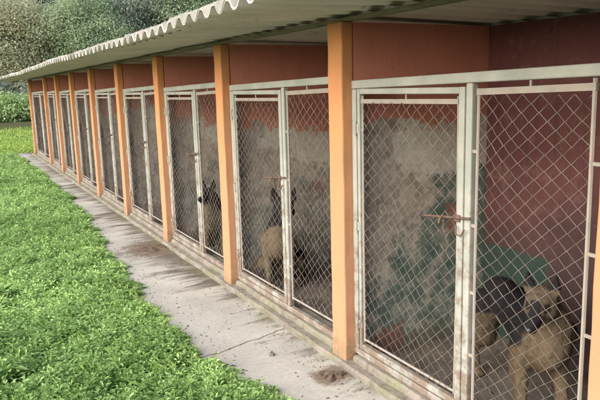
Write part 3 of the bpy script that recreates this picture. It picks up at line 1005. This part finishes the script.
def lawn():
    rg = np.random.default_rng(4)
    P = []; SZ = []
    # density falls and leaves grow with distance from where the photograph was taken
    bands = [(1.6, 3.2, 1900, 1.15), (3.2, 5, 1500, 1.2), (5, 8, 950, 1.45), (8, 12, 520, 1.9), (12, 18.6, 260, 2.6)]
    for y0, y1, den, sz in bands:
        xl = -2.3 - .03 * y0; A = (y1 - y0) * (-.33 - xl)
        n = int(A * den)
        x = rg.uniform(xl, -.33, n); y = rg.uniform(y0, y1, n)
        P.append(np.stack([x, y], 1)); SZ.append(np.full(n, sz))
    n = 9000
    P.append(np.stack([rg.uniform(-9, -2.2, n), rg.uniform(-1, 19, n)], 1)); SZ.append(np.full(n, 2.6))
    P = np.concatenate(P); SZ = np.concatenate(SZ)
    x, y = P[:, 0], P[:, 1]
    edge = np.interp(y, *EDGE) + .015 + .045 * hnoise(x * 0, y, 3.7, 2) + .05 * hnoise(x * 0, y, 9.1, 5)
    inner = edge - x
    keep = inner > rg.uniform(-.035, .05, len(x)) * np.minimum(1, .7 + 0 * x)
    x, y, SZ, inner = x[keep], y[keep], SZ[keep], inner[keep]
    lump_ = np.clip(.5 + .5 * hnoise(x, y, 5, 1), 0, 1) * .6 + np.clip(.5 + .5 * hnoise(x, y, 13, 7), 0, 1) * .4
    top = (.03 + .105 * lump_) * np.clip(.35 + inner * 4.5, .35, 1) * (.8 + .2 * SZ)
    # every sample is one small plant: a rosette of leaves on short stalks
    n0 = len(x); per = 11
    hgt = np.sqrt(rg.uniform(.05, 1, n0)) * top * rg.choice([.55, 1.0, 1.6], n0, p=[.45, .43, .12])
    kind = hnoise(x, y, 2.1, 3) + rg.normal(0, .3, n0)
    ptint = np.clip(.44 + .26 * hnoise(x, y, 4.3, 9) + .26 * hnoise(x, y, 1.3, 4) + rg.normal(0, .17, n0), 0, 1)
    lean = rg.normal(0, .35, (n0, 2))
    R = lambda a: np.repeat(a, per, 0)
    N = n0 * per
    yaw = R(rg.uniform(0, 6.28, n0)) + np.tile(np.arange(per) * 2.4, n0) + rg.normal(0, .25, N)
    lev = np.tile(np.linspace(.25, 1, per), n0)
    pitch = rg.normal(.15, .3, N) + lev * .55
    sz = R(SZ)
    L = rg.uniform(.020, .040, N) * sz ** .9 * (1.15 - .45 * lev) * R(np.where(kind > .1, 1.5, .95))
    W = L * R(np.where(kind > .1, .17, .30)) * rg.uniform(.8, 1.2, N)
    rad_ = .006 * sz
    z = R(hgt) * lev - .008
    px = R(x) + np.cos(yaw) * rad_ + R(lean[:, 0]) * z; py = R(y) + np.sin(yaw) * rad_ + R(lean[:, 1]) * z
    V, F = leaf_geo(np.stack([px, py, z], 1), yaw, pitch, L, W, .25)
    tint = np.clip(R(ptint) + rg.normal(0, .14, N) + (lev - .6) * .30, 0, 1)
    C = np.repeat(np.stack([tint] * 3 + [np.ones(N)], 1), 4, 0)
    o = fast_mesh('weeds', V, F, MT['weed'], per=3, colors=C)
    tag(o, 'low bright green broadleaf weeds and clover covering the ground left of the walkway', 'weeds', kind='stuff')
    # grass blades among the weeds
    n = 26000
    y = 1.6 + 17 * rg.uniform(0, 1, n) ** 1.8; x = rg.uniform(-2.6, -.42, n)
    m2 = 5000; x = np.concatenate([x, rg.uniform(-8, -2.4, m2)]); y = np.concatenate([y, rg.uniform(-1, 19, m2)])
    edge = np.interp(y, *EDGE) + .01
    k = (x < edge) & (hnoise(x, y, 1.9, 6) + rg.normal(0, .35, len(x)) > -.05); x, y = x[k], y[k]; n = len(x)
    yaw = rg.uniform(0, 6.28, n); pt = rg.normal(.95, .3, n)
    L = rg.uniform(.06, .15, n) * np.clip(.3 + (-.55 - x) * 4, .4, 1); W = rg.uniform(.0016, .0032, n) * (1 + y * .10)
    V, F = leaf_geo(np.stack([x, y, np.zeros(n) + .005], 1), yaw, pt, L, W, .3)
    tint = np.clip(rg.normal(.55, .25, n), 0, 1); C = np.repeat(np.stack([tint] * 3 + [np.ones(n)], 1), 4, 0)
    o = fast_mesh('grass_blades', V, F, MT['blade'], per=3, colors=C)
    tag(o, 'thin green grass blades rising among the weeds beside the walkway', 'grass', kind='stuff')
    # mown lawn beyond the far end of the building
    n = 60000
    y = 18.2 + 28 * rg.uniform(0, 1, n) ** 1.3; x = rg.uniform(-5, 9, n)
    k = ~((x > -.72) & (y < 18.8)); x, y = x[k], y[k]; n = len(x)
    yaw = rg.uniform(0, 6.28, n); pt = rg.normal(.7, .35, n)
    L = rg.uniform(.06, .14, n); W = rg.uniform(.010, .022, n)
    V, F = leaf_geo(np.stack([x, y, np.zeros(n) - .02 + .05 * np.clip(y - 40, 0, None)], 1), yaw, pt, L, W, .3)
    tint = np.clip(.5 + .3 * hnoise(x, y, 1.2, 2) + rg.normal(0, .22, n), 0, 1); C = np.repeat(np.stack([tint] * 3 + [np.ones(n)], 1), 4, 0)
    o = fast_mesh('lawn', V, F, MT['mown'], per=3, colors=C)
    tag(o, 'bright short lawn stretching behind the far end of the kennels', 'grass', kind='stuff')
lawn()

# ------------------------------------------------------------------ larger plants
FOL = {
    'grey': m_foliage('grey_green_leaf', (.27, .29, .18), (.60, .60, .43), .4, .75, .1),
    'mid': m_foliage('mid_green_leaf', (.18, .255, .145), (.50, .60, .40), .4, .75, .1),
    'dark': m_foliage('dark_green_leaf', (.13, .17, .135), (.44, .50, .41), .4, .75, .1),
    'deep': m_foliage('deep_wood_leaf', (.045, .06, .05), (.20, .24, .205), .3, .8, .1),
}

def big_weed(x, y, h, seed, label):
    rg = np.random.default_rng(seed)
    root = empty('weed_clump', (x, y, -.01)); tag(root, label, 'plant', 'large weeds at the left edge')
    n = 60
    a = rg.uniform(0, 6.28, n); r = rg.uniform(0, h * .3, n)
    p = np.stack([np.cos(a) * r, np.sin(a) * r, rg.uniform(.2, .85, n) * h], 1)
    V, F = leaf_geo(p, a + rg.normal(0, .5, n), rg.normal(.35, .3, n), rg.uniform(.05, .10, n) * h / .14, rg.uniform(.012, .024, n) * h / .14, .25)
    tint = np.clip(rg.normal(.42, .2, n), 0, 1); C = np.repeat(np.stack([tint] * 3 + [np.ones(n)], 1), 4, 0)
    fast_mesh('leaves', V, F, MT['weed'], root, 3, colors=C)
    b = MB()
    for i in range(0, n, 4): b.tube([(p[i, 0] * .1, p[i, 1] * .1, 0), (p[i, 0] * .6, p[i, 1] * .6, p[i, 2] * .6), tuple(p[i])], .002, 4)
    b.build('stems', MT['bark'] if False else MT['weed'], root)

def tree(name, x, y, h, blobs, n, leaf, key, label, group, seed, trunk=.16):
    """blobs: (dx, dy, z, rx, rz) crown lobes; leaves sit in clumps inside the lobes"""
    rg = np.random.default_rng(seed)
    z0 = -.03 + .05 * max(0, y - 40)
    root = empty(name, (x, y, z0)); tag(root, label, 'tree' if 'tree' in name else 'shrub', group)
    b = MB()
    rr = random.Random(seed)
    tops = []
    main = [(0, 0, -.1), (rr.uniform(-.2, .2), rr.uniform(-.2, .2), h * .25), (rr.uniform(-.4, .4), rr.uniform(-.3, .3), h * .55), (rr.uniform(-.5, .5), 0, h * .85)]
    b.tube(main, trunk, 8, [trunk * 1.3, trunk, trunk * .7, trunk * .2])
    for dx, dy, z, rx, rz in blobs:
        st = Vector(main[1]).lerp(Vector(main[2]), rr.uniform(0, 1))
        e = Vector((dx, dy, z))
        m1 = st.lerp(e, .5) + Vector((rr.uniform(-.3, .3), rr.uniform(-.3, .3), rr.uniform(0, .4)))
        b.tube([st, m1, e], trunk * .4, 6, [trunk * .5, trunk * .32, trunk * .1])
    b.build('trunk', MT['bark'], root, smooth=True)
    PP = []; TT = []; YY = []
    tot = sum(q[3] ** 2 * q[4] for q in blobs)
    for dx, dy, z, rx, rz in blobs:
        nl = int(n * rx ** 2 * rz / tot)
        nc = max(12, nl // 42)
        # clump centres biased to the shell of the lobe
        d = rg.normal(0, 1, (nc, 3)); d /= np.linalg.norm(d, axis=1)[:, None]
        rad_ = rg.uniform(.35, 1.0, nc) ** .55
        bump = 1 + .22 * np.sin(d[:, 0] * 5 + seed) * np.cos(d[:, 2] * 4 + seed * 2) + .12 * np.sin(d[:, 1] * 9 + d[:, 2] * 7)
        cc = d * (rad_ * bump)[:, None] * np.array([rx, rx, rz]) + np.array([dx, dy, z])
        ct = rg.normal(0, .2, nc)
        ci = rg.integers(0, nc, nl)
        cs = rx * .13 + .12
        off = rg.normal(0, 1, (nl, 3)) * np.array([cs, cs, cs * .6])
        PP.append(cc[ci] + off); TT.append(np.clip(.45 + ct[ci] + rg.normal(0, .10, nl), 0, 1))
        YY.append(np.arctan2(off[:, 1], off[:, 0]) + rg.normal(0, .7, nl))
    PP = np.concatenate(PP); TT = np.concatenate(TT); YY = np.concatenate(YY)
    N = len(PP)
    PP[:, 2] = np.maximum(PP[:, 2], .05)
    L = rg.uniform(.7, 1.4, N) * leaf; W = L * rg.uniform(.22, .38, N)
    V, F = leaf_geo(PP, YY, rg.normal(-.1, .5, N), L, W, .2, rg.normal(0, .5, N))
    C = np.repeat(np.stack([TT] * 3 + [np.ones(N)], 1), 4, 0)
    fast_mesh('crown', V, F, FOL[key], root, 3, colors=C)
    return root

big_weed(-1.80, 4.35, .17, 1, 'biggest leafy weed at the left edge of the picture')
big_weed(-1.74, 3.75, .15, 2, 'leafy weed at the bottom left corner of the picture')
big_weed(-1.62, 5.35, .14, 3, 'leafy weed farther up the left edge, beyond the other two')

FOL['light'] = m_foliage('light_bush_leaf', (.20, .31, .11), (.50, .63, .33), .4, .7, .15)
bushes = [(1.0, 38.6, 'pale green leafy bush behind the lawn, right beside the far end wall'),
          (-1.2, 39.2, 'pale green leafy bush behind the lawn at the left edge of the picture'),
          (3.2, 38.4, 'pale green leafy bush behind the lawn, hidden by the far end of the kennels')]
for q, (x, y, l) in enumerate(bushes):
    tree('leafy_bush', x, y, 1.5, [(0, 0, .55, 1.15, .75), (-.7, .1, .8, .8, .6), (.6, -.1, .95, .75, .6), (0, 0, 1.25, .6, .45)], 9000, .13, 'light', l, 'pale bushes behind the lawn', 60 + q, .04)

TG = 'trees behind the kennels'
tree('broad_tree', 2.2, 45, 8, [(0, 0, 3.2, 2.3, 2.0), (-1.6, .4, 4.9, 2.0, 1.7), (1.2, -.3, 5.3, 1.9, 1.5), (-.2, 0, 6.2, 1.8, 1.3), (-2.6, 0, 2.6, 1.5, 1.6)], 70000, .125, 'grey',
     'pale grey green bushy tree at the top left corner', TG, 1)
tree('broad_tree', 6.2, 44, 9, [(0, 0, 3.3, 2.2, 2.2), (-.9, 0, 5.4, 1.9, 1.5), (1.3, -.4, 4.7, 2.0, 1.7), (.4, .3, 6.7, 1.8, 1.3), (2.3, .2, 3.2, 1.7, 1.5)], 70000, .12, 'mid',
     'mid green rounded tree right of the pale one, above the far eaves', TG, 2)
tree('broad_tree', 10.6, 45, 10, [(0, 0, 4.2, 2.4, 2.4), (-1.3, 0, 6.4, 1.9, 1.7), (1.3, 0, 7.2, 2.0, 1.6), (.2, 0, 8.8, 1.8, 1.4)], 40000, .15, 'dark',
     'dark tree left of centre above the corrugated eaves', TG, 3)
tree('broad_tree', 14.2, 44, 10, [(0, 0, 4.5, 2.3, 2.3), (-1.2, 0, 7.0, 2.0, 1.6), (1.2, 0, 6.2, 2.1, 1.8), (0, 0, 8.6, 1.8, 1.3)], 56000, .135, 'mid',
     'grey green tree in the middle of the tree line, lighter leaf clusters', TG, 4)
tree('broad_tree', 18.6, 45, 11, [(0, 0, 5, 2.5, 2.4), (-1.4, 0, 7.4, 2.1, 1.7), (1.4, 0, 7.8, 2.1, 1.7), (0, 0, 9.4, 2.0, 1.4)], 40000, .15, 'dark',
     'dark tree near the right end of the visible tree line', TG, 5)
tree('broad_tree', 23.5, 46, 11, [(0, 0, 5, 2.6, 2.4), (-1.4, 0, 7.6, 2.2, 1.7), (1.6, 0, 7.2, 2.2, 1.8), (.2, 0, 9.4, 2.0, 1.4)], 20000, .22, 'mid',
     'rightmost tree of the line, just above the near eaves', TG, 6)
k = 0
bl = ['tall dark tree behind the pale tree at the far left', 'tall dark tree filling the gap between the pale and the green tree', 'tall dark tree behind the rounded green tree',
      'tall dark tree behind the middle of the line', 'tall dark tree behind the lighter middle tree', 'tall dark tree behind the right part of the line', 'tall dark tree behind the rightmost tree']
for (x, y, hh) in ((-2.5, 53, 12), (4.0, 55, 13), (9.5, 56, 13), (15, 55, 14), (20.5, 56, 14), (26, 55, 14), (31.5, 56, 14)):
    tree('dark_tree', x, y, hh, [(0, 0, hh * .38, 3.2, 3.4), (-1.6, 0, hh * .62, 2.7, 2.3), (1.6, 0, hh * .66, 2.7, 2.3), (0, 0, hh * .84, 2.4, 2.0)], 20000, .26, 'dark', bl[k], 'dark trees at the back', 30 + k)
    k += 1
# undergrowth and the wood behind
rg = np.random.default_rng(77)
def wood():
    n = 90000
    x = rg.uniform(-60, 95, n); z = rg.uniform(0, 1, n) ** .8
    y = 62 + 5 * hnoise(x, z * 10, .35, 2) + rg.uniform(0, 10, n)
    H_ = 17 + 3 * np.sin(x * .35) + 2 * np.sin(x * .9 + 1)
    zz = 1 + z * H_
    V, F = leaf_geo(np.stack([x, y, zz], 1), rg.uniform(0, 6.28, n), rg.normal(-.2, .6, n), rg.uniform(.4, .95, n), rg.uniform(.16, .34, n), .2, rg.normal(0, .6, n))
    t = np.clip(.4 + .35 * hnoise(x, zz, 1.1, 5) + rg.normal(0, .18, n), 0, 1); C = np.repeat(np.stack([t] * 3 + [np.ones(n)], 1), 4, 0)
    o = fast_mesh('forest', V, F, FOL['deep'], per=3, colors=C)
    tag(o, 'dense dark wood closing the view behind the trees', 'forest', kind='stuff')
wood()
sl_ = ['dark shrub under the far end of the eaves', 'dark shrub behind the tall grass at the left', 'dark shrub behind the far end of the kennels', 'dark shrub farther right behind the kennels', 'dark shrub hidden behind the roof']
for q, (x, y) in enumerate(((.2, 42.5), (-2.6, 43), (3.0, 42.6), (5.6, 43), (8.5, 43))):
    tree('dark_shrub', x, y, 2.2, [(0, 0, 1.0, 1.4, 1.0), (.5, 0, 1.6, 1.0, .8)], 5000, .16, 'dark', sl_[q], 'shrubs at the edge of the wood', 90 + q, .05)
